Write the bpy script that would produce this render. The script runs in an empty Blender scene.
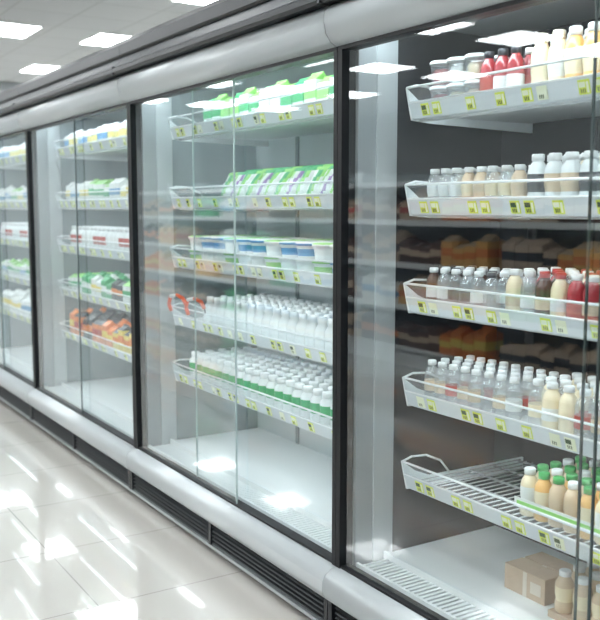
import bpy, math, random
from mathutils import Vector
random.seed(7)
scene=bpy.context.scene
try:
    scene.view_settings.view_transform='Standard'
except Exception: pass

# ------------------------------------------------------------ materials
def mat(name,col,rough=.4,metal=0,spec=.5,noise=0,nscale=20,emit=None,coat=0):
    m=bpy.data.materials.new(name); m.use_nodes=True
    nt=m.node_tree; b=nt.nodes['Principled BSDF']
    b.inputs['Base Color'].default_value=(*col,1)
    b.inputs['Roughness'].default_value=rough
    b.inputs['Metallic'].default_value=metal
    b.inputs['Specular IOR Level'].default_value=spec
    b.inputs['Coat Weight'].default_value=coat
    if noise:
        tc=nt.nodes.new('ShaderNodeTexCoord'); n=nt.nodes.new('ShaderNodeTexNoise'); n.inputs['Scale'].default_value=nscale
        r=nt.nodes.new('ShaderNodeMixRGB'); r.inputs[1].default_value=(*[c*(1-noise) for c in col],1); r.inputs[2].default_value=(*[min(1,c*(1+noise)) for c in col],1)
        nt.links.new(tc.outputs['Object'],n.inputs['Vector']); nt.links.new(n.outputs['Fac'],r.inputs[0]); nt.links.new(r.outputs[0],b.inputs['Base Color'])
    if emit:
        b.inputs['Emission Color'].default_value=(*emit[0],1); b.inputs['Emission Strength'].default_value=emit[1]
    return m
def thin(name,tint,base,amp,haze=0,hazecol=(.9,.95,.95)):
    m=bpy.data.materials.new(name); m.use_nodes=True
    nt=m.node_tree; N=nt.nodes; L=nt.links; N.clear()
    out=N.new('ShaderNodeOutputMaterial'); g=N.new('ShaderNodeNewGeometry')
    dot=N.new('ShaderNodeVectorMath'); dot.operation='DOT_PRODUCT'
    L.new(g.outputs['Incoming'],dot.inputs[0]); L.new(g.outputs['Normal'],dot.inputs[1])
    ab=N.new('ShaderNodeMath'); ab.operation='ABSOLUTE'; L.new(dot.outputs['Value'],ab.inputs[0])
    s=N.new('ShaderNodeMath'); s.operation='SUBTRACT'; s.inputs[0].default_value=1; L.new(ab.outputs[0],s.inputs[1])
    p=N.new('ShaderNodeMath'); p.operation='POWER'; p.inputs[1].default_value=4.0; L.new(s.outputs[0],p.inputs[0])
    ma=N.new('ShaderNodeMath'); ma.operation='MULTIPLY_ADD'; ma.inputs[1].default_value=amp; ma.inputs[2].default_value=base; ma.use_clamp=True; L.new(p.outputs[0],ma.inputs[0])
    t=N.new('ShaderNodeBsdfTransparent'); t.inputs[0].default_value=(*tint,1)
    gl=N.new('ShaderNodeBsdfGlossy'); gl.inputs['Roughness'].default_value=.01; gl.inputs[0].default_value=(.95,.97,.97,1)
    mx=N.new('ShaderNodeMixShader'); L.new(ma.outputs[0],mx.inputs[0]); L.new(t.outputs[0],mx.inputs[1]); L.new(gl.outputs[0],mx.inputs[2])
    last=mx
    if haze:
        d=N.new('ShaderNodeBsdfDiffuse'); d.inputs[0].default_value=(*hazecol,1)
        m2=N.new('ShaderNodeMixShader'); m2.inputs[0].default_value=haze; L.new(mx.outputs[0],m2.inputs[1]); L.new(d.outputs[0],m2.inputs[2]); last=m2
    L.new(last.outputs[0],out.inputs[0]); return m

M={}
M['frame']=mat('case_enamel_grey',(.45,.485,.50),.30,.15,noise=.03,nscale=3)
M['frame2']=mat('case_jamb_grey',(.34,.37,.38),.35,.2)
M['jamb']=mat('case_jamb_light',(.54,.58,.59),.3,.2)
M['black']=mat('black_plastic',(.008,.009,.011),.45,spec=.25)
M['slat']=mat('grille_slat',(.03,.034,.037),.4)
M['canopy']=mat('canopy_dark',(.010,.012,.015),.35,spec=.3)
M['canopy2']=mat('canopy_grey',(.035,.04,.045),.5,.1)
M['white']=mat('shelf_white',(.82,.86,.87),.35,noise=.02)
M['deck']=mat('deck_white',(.84,.87,.87),.3,noise=.03,nscale=4)
M['back_l']=mat('back_panel_light',(.56,.62,.63),.3,.1)
M['back_d']=mat('back_panel_dark',(.040,.043,.050),.22,.3)
M['part_m']=mat('partition_mid',(.34,.39,.40),.2,.2)
M['rail']=mat('price_rail',(.68,.75,.79),.25)
M['chrome']=mat('bright_wire',(.8,.82,.83),.25,.5)
M['glass']=thin('door_glass',(.93,.965,.97),.105,.95)
M['acryl']=thin('guard_acrylic',(.95,.98,.99),.05,.5,.13,(.85,.9,.93))
M['edge']=mat('glass_edge_seal',(.04,.06,.06),.3)
M['edgel']=mat('glass_edge_polished',(.38,.48,.48),.2)
M['led']=mat('added_led_strip',(1,1,1),.5,emit=((.86,.95,1),25))
M['leds_added']=mat('added_shelf_led',(1,1,1),.5,emit=((.86,.95,1),11))
M['tagy']=mat('tag_yellow',(.74,.84,.10),.5)
M['tagw']=mat('tag_white',(.85,.90,.70),.5)
M['tagk']=mat('tag_ink',(.05,.10,.04),.5)
M['clear']=thin('bottle_clear',(.96,.975,.98),.12,1.0,.17,(.92,.95,.97))
M['cap']=mat('cap_white',(.87,.89,.89),.35)
M['capc']=mat('cap_cream',(.85,.78,.62),.35)
M['capr']=mat('cap_red',(.5,.03,.03),.35)
M['capk']=mat('cap_dark',(.06,.06,.07),.35)
M['capg']=mat('cap_green',(.08,.42,.12),.35)
M['lw']=mat('label_white',(.82,.84,.82),.5)
M['beige']=mat('drink_beige',(.70,.54,.36),.3,coat=.5)
M['cream']=mat('drink_cream',(.88,.76,.52),.3,coat=.5)
M['orange']=mat('drink_orange',(.88,.50,.16),.3,coat=.5)
M['red']=mat('drink_red',(.42,.04,.05),.25,coat=.5)
M['brown']=mat('drink_brown',(.10,.045,.03),.2,coat=.5)
M['milk']=mat('plastic_milk',(.83,.87,.87),.35,coat=.3)
M['green']=mat('pack_green',(.05,.42,.15),.4)
M['lime']=mat('pack_lime',(.30,.66,.16),.4)
M['purple']=mat('pack_purple',(.36,.22,.50),.35)
M['blue']=mat('pack_blue',(.10,.32,.58),.4)
M['yellow']=mat('pack_yellow',(.85,.68,.15),.4)
M['redp']=mat('pack_red',(.50,.06,.04),.4)
M['orp']=mat('pack_orange',(.82,.24,.05),.4)
M['clip']=mat('clip_red_orange',(.80,.10,.02),.35)
M['dark']=mat('pack_dark',(.03,.035,.04),.4)
M['card']=mat('cardboard',(.58,.44,.32),.7,noise=.08,nscale=30)
M['cardw']=mat('cardboard_pale',(.72,.65,.56),.7)
M['ceilframe']=mat('light_frame',(.7,.7,.7),.4)
M['panel']=mat('light_panel_diffuser',(1,1,1),.5,emit=((.95,.985,1),16))

def tile_mat(name,c1,c2,grout,size,rough,msize,bumpy=False):
    m=bpy.data.materials.new(name); m.use_nodes=True; nt=m.node_tree;N=nt.nodes;L=nt.links
    b=N['Principled BSDF']; tc=N.new('ShaderNodeTexCoord'); br=N.new('ShaderNodeTexBrick')
    br.offset=0; br.inputs['Scale'].default_value=1; br.inputs['Brick Width'].default_value=size; br.inputs['Row Height'].default_value=size
    br.inputs['Mortar Size'].default_value=msize; br.inputs['Mortar Smooth'].default_value=.1
    br.inputs['Color1'].default_value=(*c1,1); br.inputs['Color2'].default_value=(*c2,1); br.inputs['Mortar'].default_value=(*grout,1)
    L.new(tc.outputs['Object'],br.inputs['Vector']); L.new(br.outputs['Color'],b.inputs['Base Color'])
    b.inputs['Roughness'].default_value=rough
    if bumpy:
        n=N.new('ShaderNodeTexNoise'); n.inputs['Scale'].default_value=3.0; L.new(tc.outputs['Object'],n.inputs['Vector'])
        bp=N.new('ShaderNodeBump'); bp.inputs['Strength'].default_value=.012; bp.inputs['Distance'].default_value=.05
        L.new(n.outputs['Fac'],bp.inputs['Height']); L.new(bp.outputs[0],b.inputs['Normal'])
    return m
M['floor']=tile_mat('floor_polished_tile',(.54,.52,.485),(.515,.495,.46),(.34,.325,.31),.6,.12,.003,True)
M['floor'].node_tree.nodes['Principled BSDF'].inputs['Coat Weight'].default_value=1.0
M['floor'].node_tree.nodes['Principled BSDF'].inputs['Coat Roughness'].default_value=.02
M['ceil']=tile_mat('ceiling_tile',(.52,.54,.545),(.50,.52,.53),(.40,.42,.42),.6,.8,.010)
M['wall']=mat('wall_paint',(.50,.53,.54),.7,noise=.04,nscale=2)

# ------------------------------------------------------------ mesh builder
class MB:
    def __init__(s): s.v=[];s.f=[];s.m=[];s.names=[];s.sm=[]
    def mi(s,k):
        if k not in s.names: s.names.append(k)
        return s.names.index(k)
    def face(s,pts,k,sm=False):
        o=len(s.v); s.v+= [tuple(p) for p in pts]; s.f.append(tuple(range(o,o+len(pts)))); s.m.append(s.mi(k)); s.sm.append(sm)
    def box(s,x0,x1,y0,y1,z0,z1,k):
        o=len(s.v)
        s.v+=[(x0,y0,z0),(x1,y0,z0),(x1,y1,z0),(x0,y1,z0),(x0,y0,z1),(x1,y0,z1),(x1,y1,z1),(x0,y1,z1)]
        for q in ((0,3,2,1),(4,5,6,7),(0,1,5,4),(1,2,6,5),(2,3,7,6),(3,0,4,7)):
            s.f.append(tuple(o+i for i in q)); s.m.append(s.mi(k)); s.sm.append(False)
    def prism(s,prof,y0,y1,k,caps=True,closed=True,sm=False,mats=None):
        n=len(prof); o=len(s.v)
        s.v+=[(p[0],y0,p[1]) for p in prof]+[(p[0],y1,p[1]) for p in prof]
        for i in range(n if closed else n-1):
            j=(i+1)%n
            s.f.append((o+i,o+j,o+n+j,o+n+i)); s.m.append(s.mi(mats[i] if mats else k)); s.sm.append(sm)
        if caps and closed:
            s.f.append(tuple(o+i for i in range(n))); s.m.append(s.mi(k)); s.sm.append(False)
            s.f.append(tuple(o+n+i for i in reversed(range(n)))); s.m.append(s.mi(k)); s.sm.append(False)
    def lathe(s,cx,cy,cz,prof,seg=14):
        o=len(s.v); n=len(prof)
        for r,z,_ in prof:
            for a in range(seg):
                t=2*math.pi*a/seg; s.v.append((cx+r*math.cos(t),cy+r*math.sin(t),cz+z))
        for i in range(n-1):
            k=s.mi(prof[i][2])
            for a in range(seg):
                b=(a+1)%seg
                s.f.append((o+i*seg+a,o+i*seg+b,o+(i+1)*seg+b,o+(i+1)*seg+a)); s.m.append(k); s.sm.append(True)
        s.f.append(tuple(o+(n-1)*seg+a for a in range(seg))); s.m.append(s.mi(prof[n-2][2])); s.sm.append(False)
    def rod(s,p,q,r,k,seg=8):
        p=Vector(p);q=Vector(q); d=(q-p).normalized(); a=d.orthogonal().normalized(); b=d.cross(a)
        o=len(s.v)
        for c in (p,q):
            for i in range(seg):
                t=2*math.pi*i/seg; s.v.append(tuple(c+a*r*math.cos(t)+b*r*math.sin(t)))
        for i in range(seg):
            j=(i+1)%seg; s.f.append((o+i,o+j,o+seg+j,o+seg+i)); s.m.append(s.mi(k)); s.sm.append(True)
        s.f.append(tuple(o+i for i in reversed(range(seg)))); s.m.append(s.mi(k)); s.sm.append(False)
        s.f.append(tuple(o+seg+i for i in range(seg))); s.m.append(s.mi(k)); s.sm.append(False)
    def make(s,name,parent=None):
        me=bpy.data.meshes.new(name); me.from_pydata(s.v,[],s.f)
        for k in s.names: me.materials.append(M[k])
        me.polygons.foreach_set('material_index',s.m); me.polygons.foreach_set('use_smooth',s.sm); me.update()
        ob=bpy.data.objects.new(name,me); scene.collection.objects.link(ob)
        if parent: ob.parent=parent
        return ob

# ------------------------------------------------------------ product pieces
def bottle(mb,x,y,z,h=.15,r=.027,body='clear',label='lw',cap='cap'):
    mb.lathe(x,y,z,[(r*.8,0,body),(r,.05*h,body),(r,.22*h,label),(r*1.01,.23*h,label),(r*1.01,.48*h,body),(r,.49*h,body),(r*.97,.66*h,body),(r*.80,.77*h,body),(r*.52,.845*h,body),(r*.48,.87*h,cap),(r*.58,.875*h,cap),(r*.58,.985*h,cap),(r*.5,h,cap)],14)
def jug(mb,x,y,z,h,r,body,label,cap):
    mb.lathe(x,y,z,[(r*.85,0,body),(r,.04*h,body),(r,.2*h,body),(r*.90,.28*h,label),(r*.90,.32*h,label),(r,.42*h,label),(r,.62*h,body),(r*.93,.72*h,body),(r*.6,.84*h,body),(r*.5,.865*h,cap),(r*.62,.87*h,cap),(r*.62,.985*h,cap),(r*.55,h,cap)],14)
def carton(mb,x,y,z,w,d,h,base,band,top):
    mb.box(x-d/2,x+d/2,y-w/2,y+w/2,z,z+h*.35,base)
    e=.0008
    mb.box(x-d/2-e,x+d/2+e,y-w/2-e,y+w/2+e,z+h*.35,z+h*.6,band)
    mb.box(x-d/2,x+d/2,y-w/2,y+w/2,z+h*.6,z+h*.8,base)
    y0,y1=y-w/2,y+w/2
    mb.prism([(x-d/2,z+h*.8),(x+d/2,z+h*.8),(x+.004,z+h*.95),(x+.004,z+h),(x-.004,z+h),(x-.004,z+h*.95)],y0,y1,top)
def bag(mb,x,y,z,w,h,t,kind=0,lean=0,ylean=0):
    nx,nz=10,10
    for side in (1,-1):
        o=len(mb.v)
        for j in range(nz+1):
            v=j/nz
            for i in range(nx+1):
                u=i/nx
                b=(max(0,math.sin(math.pi*u))**.55)*(max(0,math.sin(math.pi*v))**.6)*t*.5
                ww=w*(1-.10*math.sin(math.pi*v))
                wr=.0025*math.sin(u*21+v*13+x*50+y*90)*(1 if b>.004 else 0)
                mb.v.append((x+lean*v*h-side*(b+wr),y+(u-.5)*ww+ylean*v*h,z+v*h*.97))
        for j in range(nz):
            for i in range(nx):
                u=(i+.5)/nx; v=(j+.5)/nz
                if v>.9 or v<.08: c=['lime','green','green'][kind]
                elif u+v*.5<.52: c='lw'
                elif u+v*.5<.72: c=['lime','purple','lw'][kind]
                elif u+v*.5<1.0: c=['green','lw','lime'][kind]
                else: c=['lw','lime','green'][kind]
                q=(o+j*(nx+1)+i,o+j*(nx+1)+i+1,o+(j+1)*(nx+1)+i+1,o+(j+1)*(nx+1)+i)
                mb.f.append(q); mb.m.append(mb.mi(c)); mb.sm.append(True)

# ------------------------------------------------------------ display cases
B0=2.355; W=1.742
H_R=[.54,.807,1.10,1.40,1.687]
H_M=[.60,.87,1.145,1.42,1.74]
XB=.66
RH=.044; GH=.090
def shelf(name,parent,y0,y1,z,wire=False,lit=True,tagstep=.17):
    mb=MB()
    zs=z+.022
    if not wire:
        mb.box(.155,XB-.04,y0,y1,zs-.012,zs,'white')
        mb.box(.155,.172,y0,y1,zs-.03,zs-.012,'white')
        if lit: mb.box(.176,.190,y0+.03,y1-.03,zs-.020,zs-.0125,'leds_added')  # glowing strip added out of sight behind the rail to brighten the shelf below
    else:
        n=int((y1-y0)/.028)
        for i in range(n+1):
            yy=y0+.006+i*(y1-y0-.012)/n
            mb.rod((.155,yy,zs-.003),(XB-.04,yy,zs-.003),.0022,'chrome',6)
        for xx in (.17,.28,.39,.50,XB-.045): mb.rod((xx,y0,zs-.008),(xx,y1,zs-.008),.004,'chrome',8)
    mb.prism([(.128,z),(.114,z+RH),(.118,z+RH+.005),(.138,z+.030),(.158,z+.022),(.158,z+.002),(.138,z-.004)],y0-.004,y1+.004,'rail')
    mb.rod((.115,y0,z+RH+.003),(.115,y1,z+RH+.003),.003,'white',8)
    for yy in (y0-.006,y1+.001):
        mb.prism([(.104,z+GH),(.126,z-.004),(.20,z-.010),(XB-.02,z-.020),(XB-.02,z+.022),(.22,z+.026),(.16,z+.05)],yy,yy+.006,'white')
    gz=z+GH
    mb.rod((.104,y0,gz),(.104,y1,gz),.0035,'white',8)
    for yy in (y0+.002,y1-.002):
        pts=[(.104,yy,gz),(.14,yy,gz+.010),(.20,yy,gz+.006),(.26,yy,gz-.02),(.30,yy,z+.024)]
        for a,b in zip(pts,pts[1:]): mb.rod(a,b,.0035,'white',8)
    mb.face([(.112,y0,z+RH+.006),(.112,y1,z+RH+.006),(.104,y1,gz),(.104,y0,gz)],'acryl')
    ob=mb.make(name,parent)
    t=MB()
    def P(u,v,off):
        x=.128-.014*v; zz=z+RH*v; nx,nz=-.957,-.29
        return (x+nx*off,u,zz+nz*off)
    def q(ya,yb,va,vb,off,k): t.face([P(ya,va,off),P(yb,va,off),P(yb,vb,off),P(ya,vb,off)],k)
    yy=y1-.05
    i=0
    while yy-.05>y0:
        w=.036
        k='tagy' if random.random()<.75 else 'tagw'
        q(yy-w,yy,.12,.90,.0012,k)
        q(yy-w*.62,yy-w*.08,.5,.78,.002,'tagk' if random.random()<.4 else 'tagw')
        q(yy-w*.9,yy-w*.70,.2,.78,.002,'tagw')
        for c in range(3): q(yy-w*(.2+.16*c)-.003,yy-w*(.2+.16*c),.2,.42,.002,'tagk')
        i+=1
        yy-= (.050 if (i%2 and random.random()<.8) else tagstep*random.uniform(.5,.95))
    t.make(name+'_price_tags',parent)

def pane(name,parent,x,y0,y1,e0,e1):
    mb=MB()
    mb.face([(x,y1,.25),(x,y0,.25),(x,y0,1.92),(x,y1,1.92)],'glass')
    for yy,k in ((y0,e0),(y1,e1)):
        if k: mb.box(x-.003,x+.003,yy-.0025,yy+.0025,.25,1.92,k)
    mb.make(name,parent)

def case(k,heights,backk,partk,panes,wirelow=False):
    y0=B0+k*W; y1=y0+W
    e=bpy.data.objects.new('refrigerated_display_case',None); scene.collection.objects.link(e)
    g=.0015
    a,b=y0+g,y1-g
    mb=MB()
    prof=[(.04,1.915),(-.015,1.915),(-.040,1.925),(-.058,1.95),(-.066,1.985),(-.062,2.015),(-.045,2.035),(.04,2.035)]
    mb.prism(prof,a,b,'frame',sm=True)
    mb.box(-.016,.036,a,b,1.904,1.9155,'black')
    mb.make('header_panel',e)
    mb=MB()
    mb.prism([(.0,2.036),(-.080,2.036),(-.092,2.045),(-.092,2.062),(-.082,2.07),(.0,2.07)],a,b,'canopy')
    mb.prism([(.0,2.07),(-.068,2.07),(-.040,2.12),(.0,2.12)],a,b,'canopy2')
    mb.prism([(.0,2.12),(-.045,2.12),(-.052,2.13),(-.052,2.175),(-.03,2.20),(.72,2.20),(.72,2.05),(.0,2.05)],a,b,'canopy')
    mb.box(-.0925,-.06,b-.012,b,2.036,2.072,'canopy2')
    mb.make('canopy',e)
    mb=MB()
    mb.box(XB,XB+.06,a,b,.15,2.045,backk)
    mb.box(.04,XB,a,b,2.0,2.03,'jamb')
    mb.box(-.02,XB,a,b,.13,.232,'deck')
    mb.box(.15,XB,a+.045,b-.045,.232,.268,'deck')
    mb.box(.15,.162,a+.045,b-.045,.268,.278,'white')
    n=int(W/.022)
    for i in range(n):
        yy=a+.05+i*(W-.1)/n
        mb.box(.045,.15,yy,yy+.011,.250,.256,'white')
    mb.box(.040,.15,a+.045,b-.045,.2325,.238,'frame2')
    mb.box(.036,.046,a+.045,b-.045,.232,.262,'white')
    for f in (.25,.5,.75):
        yy=y0+W*f; mb.box(XB-.008,XB,yy-.012,yy+.012,.27,1.99,'part_m' if backk=='back_l' else backk)
    mb.make('insulated_body',e)
    mb=MB()
    mb.box(.19,XB,b-.03,b,.232,2.0,partk)
    mb.box(.041,.11,b-.034,b,.232,2.0,'frame2')
    mb.box(.11,.19,b-.040,b,.232,2.0,'jamb')
    mb.box(.041,.11,a,a+.034,.232,2.0,'frame2')
    mb.box(.11,.19,a,a+.040,.232,2.0,'jamb')
    mb.box(.19,XB,a,a+.03,.232,2.0,'part_m')
    mb.make('end_partition',e)
    mb=MB()
    mb.box(-.014,.038,b-.022,b,.24,1.915,'black')
    mb.box(-.014,.038,a,a+.020,.24,1.915,'black')
    mb.make('mullion',e)
    mb=MB()
    prof=[(.036,.245),(-.012,.245),(-.028,.240),(-.052,.225),(-.064,.203),(-.064,.165),(-.056,.145),(-.03,.138),(.036,.138)]
    mb.prism(prof,a,b,'frame',sm=True)
    mb.box(-.010,.03,a,b,.245,.253,'black')
    mb.make('base_bumper',e)
    mb=MB()
    mb.box(-.026,-.015,a,b,.040,.138,'black')
    nseg=2
    for s in range(nseg):
        ya=a+.03+s*(W-.04)/nseg; yb=ya+(W-.04)/nseg-.03
        for j in range(5):
            zz=.048+j*.0175
            mb.prism([(-.026,zz),(-.038,zz+.001),(-.043,zz+.004),(-.038,zz+.007),(-.026,zz+.008)],ya,yb,'slat')
    mb.box(-.044,-.015,a,b,.030,.042,'frame2')
    for s in range(nseg+1):
        yy=a+.001+s*(W-.025)/nseg; mb.box(-.044,-.016,yy,yy+.020,.042,.138,'canopy')
    mb.make('kick_vent_grille',e)
    mb=MB()
    mb.box(.06,XB,a+.01,b-.01,.02,.13,'dark')
    for yy in (a+.08,b-.08):
        for xx in (.02,.55):
            mb.lathe(xx,yy,0,[(.028,0,'black'),(.028,.01,'black'),(.012,.014,'chrome'),(.012,.045,'chrome')],12)
    mb.make('feet',e)
    mb=MB()
    mb.box(.045,.075,a+.06,b-.06,1.975,1.99,'led')  # unseen glowing strip, added behind the header lip to brighten the bay
    mb.make('added_led_strip',e)
    for i,p in enumerate(panes): pane('glass_door_%d'%(i+1),e,*p)
    sy0,sy1=y0+.075,y1-.195
    for i,z in enumerate(heights):
        shelf('shelf_%d'%(i+1),e,sy0,sy1,z,wire=(wirelow and i==0),lit=True)
    return sy0,sy1

Yk=lambda k:B0+k*W
P1=[(.0,1.335,Yk(0)-.023,'edge',None),(.024,Yk(-1)+.021,1.395,None,'edge')]
P2=[(.0,3.066,Yk(1)*1-.023+0,'edgel',None),(.024,Yk(0)+.021,3.475,None,'edgel')]
def Pg(k): m=Yk(k)+W/2; return [(.0,m-.04,Yk(k+1)-.023,'edge',None),(.024,Yk(k)+.021,m+.04,None,'edgel')]
case(-2,H_R,'back_d','part_m',Pg(-2))
R=case(-1,H_R,'back_d','back_d',P1,True)
C=case(0,H_M,'back_l','part_m',P2)
case(1,H_M,'back_l','part_m',Pg(1))
case(2,H_M,'back_l','part_m',Pg(2))
case(3,H_M,'back_l','part_m',Pg(3))

# ------------------------------------------------------------ stock, near bay
def fill(name,y_hi,y_lo,xs,step,z,fn,jit=.002):
    mb=MB(); yy=y_hi
    while yy>y_lo:
        for x in xs:
            fn(mb,x+random.uniform(-jit,jit),yy+random.uniform(-jit,jit),z,yy)
        yy-=step
    return mb.make(name)
ZS=.0225
X4=[.19,.243,.296,.349]
XB4=[.20,.258,.316,.374,.432]
rc=random.choice
top=R[1]
z=H_R[4]+ZS
# squat clear dessert cups with lids, stacked two high
def deli(mb,x,y,z,yy):
    zz=z
    for t in range(2):
        c=rc(['brown','cream','beige','red','lw'])
        mb.lathe(x,y,zz,[(.026,0,'clear'),(.0275,.002,'clear'),(.033,.060,'clear'),(.036,.062,'cap'),(.036,.069,'cap'),(.030,.073,'cap')],16)
        mb.lathe(x,y,zz+.003,[(.023,0,c),(.027,.036,c),(.021,.046,c)],14)
        zz+=.074
fill('clear_dessert_cups',top-.045,top-.20,[.20,.276,.352],.075,z,deli)
fill('red_juice_bottles',top-.255,top-.40,X4,.053,z,lambda mb,x,y,zz,yy:bottle(mb,x,y,zz,.145,.0245,rc(['red','red','brown']),rc(['lw','redp','redp']),rc(['cap','cap','capk'])))
fill('orange_juice_bottles',top-.44,R[0]+.04,XB4,.058,z,lambda mb,x,y,zz,yy:jug(mb,x,y,zz,.165,.0275,rc(['cream','cream','orange']),rc(['cream','orange','lw','redp']),rc(['cap','cap','capc'])))
z=H_R[3]+ZS
fill('milk_tea_bottles',top-.035,top-.39,X4,.050,z,lambda mb,x,y,zz,yy:jug(mb,x,y,zz,.115,.0235,rc(['clear','clear','beige']),rc(['beige','cream','lw']),'cap'))
fill('yogurt_drink_bottles',top-.44,R[0]+.04,XB4,.058,z,lambda mb,x,y,zz,yy:jug(mb,x,y,zz,.14,.0275,rc(['milk','milk','cream','clear']),rc(['lw','lw','beige','dark']),'cap'))
z=H_R[2]+ZS
fill('sparkling_water_bottles',top-.035,top-.33,X4,.050,z,lambda mb,x,y,zz,yy:bottle(mb,x,y,zz,.115,.0235,rc(['clear','clear','clear','brown']),rc(['lw','dark','lw','clear']),rc(['cap','cap','cap','capk'])))
fill('iced_tea_bottles',top-.38,R[0]+.04,X4,.053,z,lambda mb,x,y,zz,yy:bottle(mb,x,y,zz,.13,.025,rc(['brown','red','clear','clear','cream']),rc(['lw','redp','beige']),rc(['cap','cap','cap','capr'])))
z=H_R[1]+ZS
fill('flavoured_water_bottles',top-.035,top-.42,X4,.050,z,lambda mb,x,y,zz,yy:bottle(mb,x,y,zz,.12,.0235,'clear',rc(['lw','redp','clear','beige','lw']),'cap'))
fill('lemonade_bottles',top-.47,R[0]+.04,X4,.054,z,lambda mb,x,y,zz,yy:bottle(mb,x,y,zz,.13,.0255,rc(['cream','clear','clear']),rc(['lw','cream','redp','beige']),'cap'))
z=H_R[0]+.022
mb=MB()
for r in range(5):
    for c in range(8):
        jug(mb,.22+r*.052,1.735-c*.052,z,.135,.0255,rc(['beige','beige','orange','cream']),rc(['beige','cream','lw']),'capg' if (r*2+c)%3 else 'cap')
mb.box(.1925,.194,1.735-8*.052+.02,1.765,z+.022,z+.050,'lw')
mb.box(.1915,.1926,1.735-8*.052+.03,1.755,z+.030,z+.042,'lime')
mb.make('juice_bottle_multipack')
mb=MB()
zz=.269
mb.box(.30,.46,1.74,1.90,zz,zz+.075,'card')
mb.box(.299,.461,1.81,1.825,zz,zz+.076,'cardw')
mb.box(.2985,.30,1.755,1.795,zz+.02,zz+.055,'cardw')
mb.box(.30,.375,1.74,1.90,zz+.0755,zz+.078,'card'); mb.box(.385,.46,1.74,1.90,zz+.0755,zz+.078,'card')
mb.make('cardboard_box')
mb=MB()
mb.box(.26,.50,1.42,1.69,zz,zz+.02,'card')
for r in range(4):
    for c in range(4): jug(mb,.292+r*.058,1.66-c*.064,zz+.02,.12,.027,'beige','cream','cap')
mb.make('coffee_drink_tray')

# ------------------------------------------------------------ stock, middle bay
hi=C[1];lo=C[0]
XM=[.20,.27,.34,.41,.48]
mb=MB(); yy=hi-.28;i=0
while yy>lo+.05:
    for x in (.20,.30,.40): carton(mb,x,yy,H_M[4]+ZS,.075,.07,.135+.012*math.sin(i*2.1),'lw',['green','lime','green','lw'][(i//2)%4],'lime' if i%3 else 'green')
    yy-=.083;i+=1
mb.make('milk_cartons')
mb=MB(); yy=hi-.36; i=0
while yy>lo+.09:
    bag(mb,.20,yy,H_M[3]+ZS,.10,.135,.05,i%3,.25,-.35)
    bag(mb,.29,yy+.03,H_M[3]+ZS,.10,.15,.05,(i+1)%3,.25,-.35)
    bag(mb,.38,yy,H_M[3]+ZS,.10,.155,.05,(i+2)%3,.25,-.35)
    yy-=.078; i+=1
mb.make('salad_bags')
def tub(mb,x,y,z,yy):
    c=['lw','blue','lime','lw'][int(yy*11)%4]
    def tier(z0,s,h,kl,top):
        mb.lathe(x,y,z0,[(s*.82,0,'milk'),(s*.85,h*.15,'milk' if kl=='lw' else kl),(s*.92,h*.6,'milk'),(s,h*.8,kl),(s*1.07,h*.81,kl),(s*1.07,h*.95,top),(s*.95,h,top)],16)
    tier(z,.052,.062,c,'lw'); tier(z+.063,.052,.060,'lw' if c!='lw' else 'blue','lw' if c!='lime' else 'lime')
fill('spread_tubs',hi-.08,lo+.06,[.22,.335,.45],.118,H_M[2]+ZS,tub,.001)
def spout(mb,x,y,z,yy):
    r=.031;h=.125
    mb.lathe(x,y,z,[(r*.9,0,'milk'),(r,.01,'milk'),(r,.06,'lw'),(r*.95,.075,'milk'),(r*.45,.103,'cap'),(r*.5,.104,'cap'),(r*.5,h,'cap'),(r*.4,h+.001,'cap')],14)
fill('cream_bottles',hi-.22,lo+.04,XM,.066,H_M[1]+ZS,spout)
def gcap(mb,x,y,z,yy):
    r=.030;h=.12
    mb.lathe(x,y,z,[(r*.85,0,'milk'),(r,.006,'milk'),(r,.03,'green'),(r*1.01,.0305,'green'),(r*1.01,.070,'milk'),(r,.071,'milk'),(r,.08,'milk'),(r*.6,.096,'milk'),(r*.6,.098,'cap'),(r*.68,.0985,'cap'),(r*.68,h-.002,'cap'),(r*.58,h,'cap')],14)
fill('probiotic_milk_bottles',hi-.06,lo+.04,XM,.066,H_M[0]+ZS,gcap)
# red-tipped clip handles hooked on the guard of the second shelf
mb=MB()
zc=H_M[1]+GH
for y in (hi-.012,hi-.20):
    pts=[((.098,y,zc-.022),'clip'),((.088,y+.004,zc+.012),'clip'),((.082,y-.03,zc+.050),'cap'),((.082,y-.10,zc+.062),'clip'),((.086,y-.155,zc+.052),'clip'),((.098,y-.165,zc+.020),'dark'),((.102,y-.165,zc),'dark')]
    for (p,kk),(q,_) in zip(pts,pts[1:]): mb.rod(p,q,.0085 if kk!='dark' else .004,kk,10)
mb.make('shelf_clip_handles')

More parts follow.
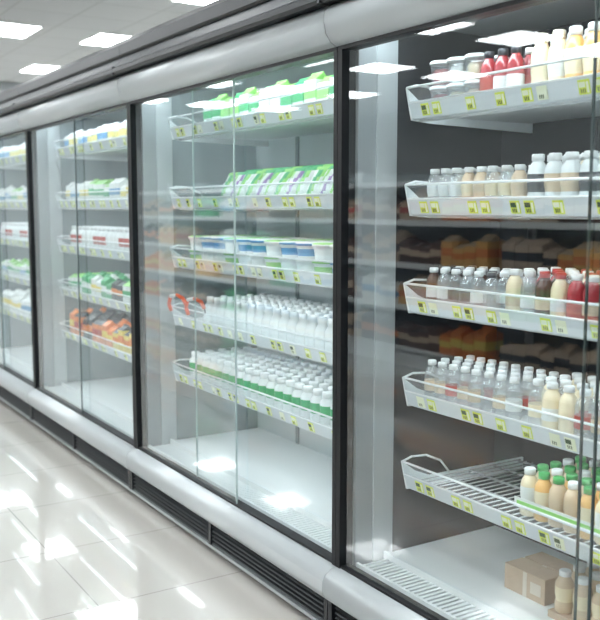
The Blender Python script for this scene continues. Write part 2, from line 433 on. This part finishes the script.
# ------------------------------------------------------------ stock, far bays
pal=[['lw','blue','lw'],['lw','green','lime'],['orp','yellow','orp'],['orp','redp','dark'],['lw','yellow','lw'],['green','lw','green'],['yellow','orp','dark'],['dark','orp','dark']]
def boxes(name,y0,y1,z,rows,hmin,hmax):
    mb=MB(); yy=y0+.05;i=0
    c=rows[0]
    while yy<y1-.04:
        if i%2==0: c=random.choice(rows)
        h=random.uniform(hmin,hmax)
        for x in (.20,.29,.38): carton(mb,x,yy,z,.070,.075,h,c[0],c[1],c[2])
        yy+=.085;i+=1
    mb.make(name)
for k in (1,2,3):
    a=Yk(k)+.075; b=Yk(k+1)-.195
    boxes('juice_cartons',a,b,H_M[4]+ZS,[pal[0],pal[4],pal[0]],.11,.13)
    boxes('butter_boxes',a,b,H_M[3]+ZS,[pal[0],pal[1],pal[4]],.11,.15)
    fill('dairy_bottles',b-.06,a+.03,[.20,.27,.34],.07,H_M[2]+ZS,lambda mb,x,y,zz,yy:jug(mb,x,y,zz,.14,.028,'milk','redp' if int(yy*5)%2 else 'lw','cap'))
    boxes('snack_boxes',a,b,H_M[1]+ZS,[pal[1],pal[5],pal[7],pal[4]] if k==1 else [pal[0],pal[1]],.11,.14)
    boxes('sauce_boxes',a,b,H_M[0]+ZS,[pal[2],pal[3],pal[6],pal[7]] if k==1 else [pal[0],pal[4]],.12,.16)
a=Yk(-2)+.075; b=Yk(-1)-.195
for i,nm in enumerate(['water_bottles','soda_bottles','cola_bottles','cider_bottles','tonic_bottles']):
    fill(nm,b-.06,a+.03,[.20,.27,.34],.065,H_R[i]+ZS,lambda mb,x,y,zz,yy:bottle(mb,x,y,zz,.14,.028,['clear','brown','red','cream','milk'][i],'lw','cap'))

# ------------------------------------------------------------ opposite gondola
for gy in range(6):
    y0=-2+gy*2.42; y1=y0+2.4
    e=bpy.data.objects.new('grocery_gondola',None); scene.collection.objects.link(e)
    mb=MB()
    X=-3.45
    mb.box(X-.52,X-.48,y0,y1,.0,1.75,'part_m')
    mb.box(X-.5,X,y0,y1,0,.14,'white')
    for z in (.14,.52,.90,1.28,1.62):
        mb.box(X-.48,X-.02,y0,y1,z,z+.02,'white'); mb.box(X-.02,X,y0,y1,z-.015,z+.035,'white')
    for yy in (y0,y1-.03): mb.box(X-.5,X-.46,yy,yy+.03,0,1.78,'white')
    mb.make('rack',e)
    for i,z in enumerate((.161,.541,.921,1.301)):
        mb=MB(); yy=y0+.1; c=pal[3]
        n=0
        while yy<y1-.1:
            if n%4==0: c=random.choice([['dark','orp','dark'],['card','redp','card'],['orange','orp','beige'],['orp','yellow','orp'],['card','dark','card'],['brown','card','brown'],['lw','blue','lw'],['green','dark','green']])
            h=random.uniform(.18,.3)
            carton(mb,X-.12,yy,z,.13,.20,h,*c); yy+=.142;n+=1
        mb.make('boxed_goods_%d'%(i+1),e)

# ------------------------------------------------------------ room
HC=3.2
mb=MB(); mb.box(-9,8,-5,16.5,-.1,0,'floor'); mb.make('floor')
mb=MB(); mb.box(-9,8,-5,16.5,HC,HC+.1,'ceil'); mb.make('ceiling')
mb=MB(); mb.box(-9,8,16.5,16.7,0,HC,'wall'); mb.make('wall_far')
mb=MB(); mb.box(-9,8,-5.2,-5,0,HC,'wall'); mb.make('wall_near')
mb=MB(); mb.box(-9.2,-9,-5,16.5,0,HC,'wall'); mb.make('wall_left')
mb=MB(); mb.box(8,8.2,-5,16.5,0,HC,'wall'); mb.make('wall_right')
mb=MB()
mb.box(1.75,2.15,13.3,13.7,0,HC,'wall'); mb.box(1.72,2.18,13.27,13.73,0,.12,'frame2'); mb.box(1.72,2.18,13.27,13.73,HC-.12,HC-.001,'frame2')
mb.make('support_column')
mb=MB()
for ix in range(-6,5):
    for iy in range(-3,5):
        cx=.75+1.25*ix; cy=7.0+2.4*iy
        if cx<-8.5 or cx>7.5 or cy<-4.5 or cy>16: continue
        mb.box(cx-.34,cx+.34,cy-.34,cy+.34,HC-.012,HC-.0005,'ceilframe')
        mb.box(cx-.32,cx+.32,cy-.32,cy+.32,HC-.016,HC-.0125,'panel')
mb.make('ceiling_light_panels')

w=bpy.data.worlds.new('World'); scene.world=w; w.use_nodes=True
w.node_tree.nodes['Background'].inputs[0].default_value=(.8,.85,.9,1); w.node_tree.nodes['Background'].inputs[1].default_value=.3

cd=bpy.data.cameras.new('camera'); cd.sensor_fit='HORIZONTAL'; cd.sensor_width=36; cd.lens=54
cd.clip_start=.05
co=bpy.data.objects.new('camera',cd); scene.collection.objects.link(co)
co.location=(-1.635,0,1.42); co.rotation_euler=(math.radians(90-6.47),0,math.radians(-32.2))
cd.dof.use_dof=True; cd.dof.focus_distance=2.8; cd.dof.aperture_fstop=4.0
scene.camera=co
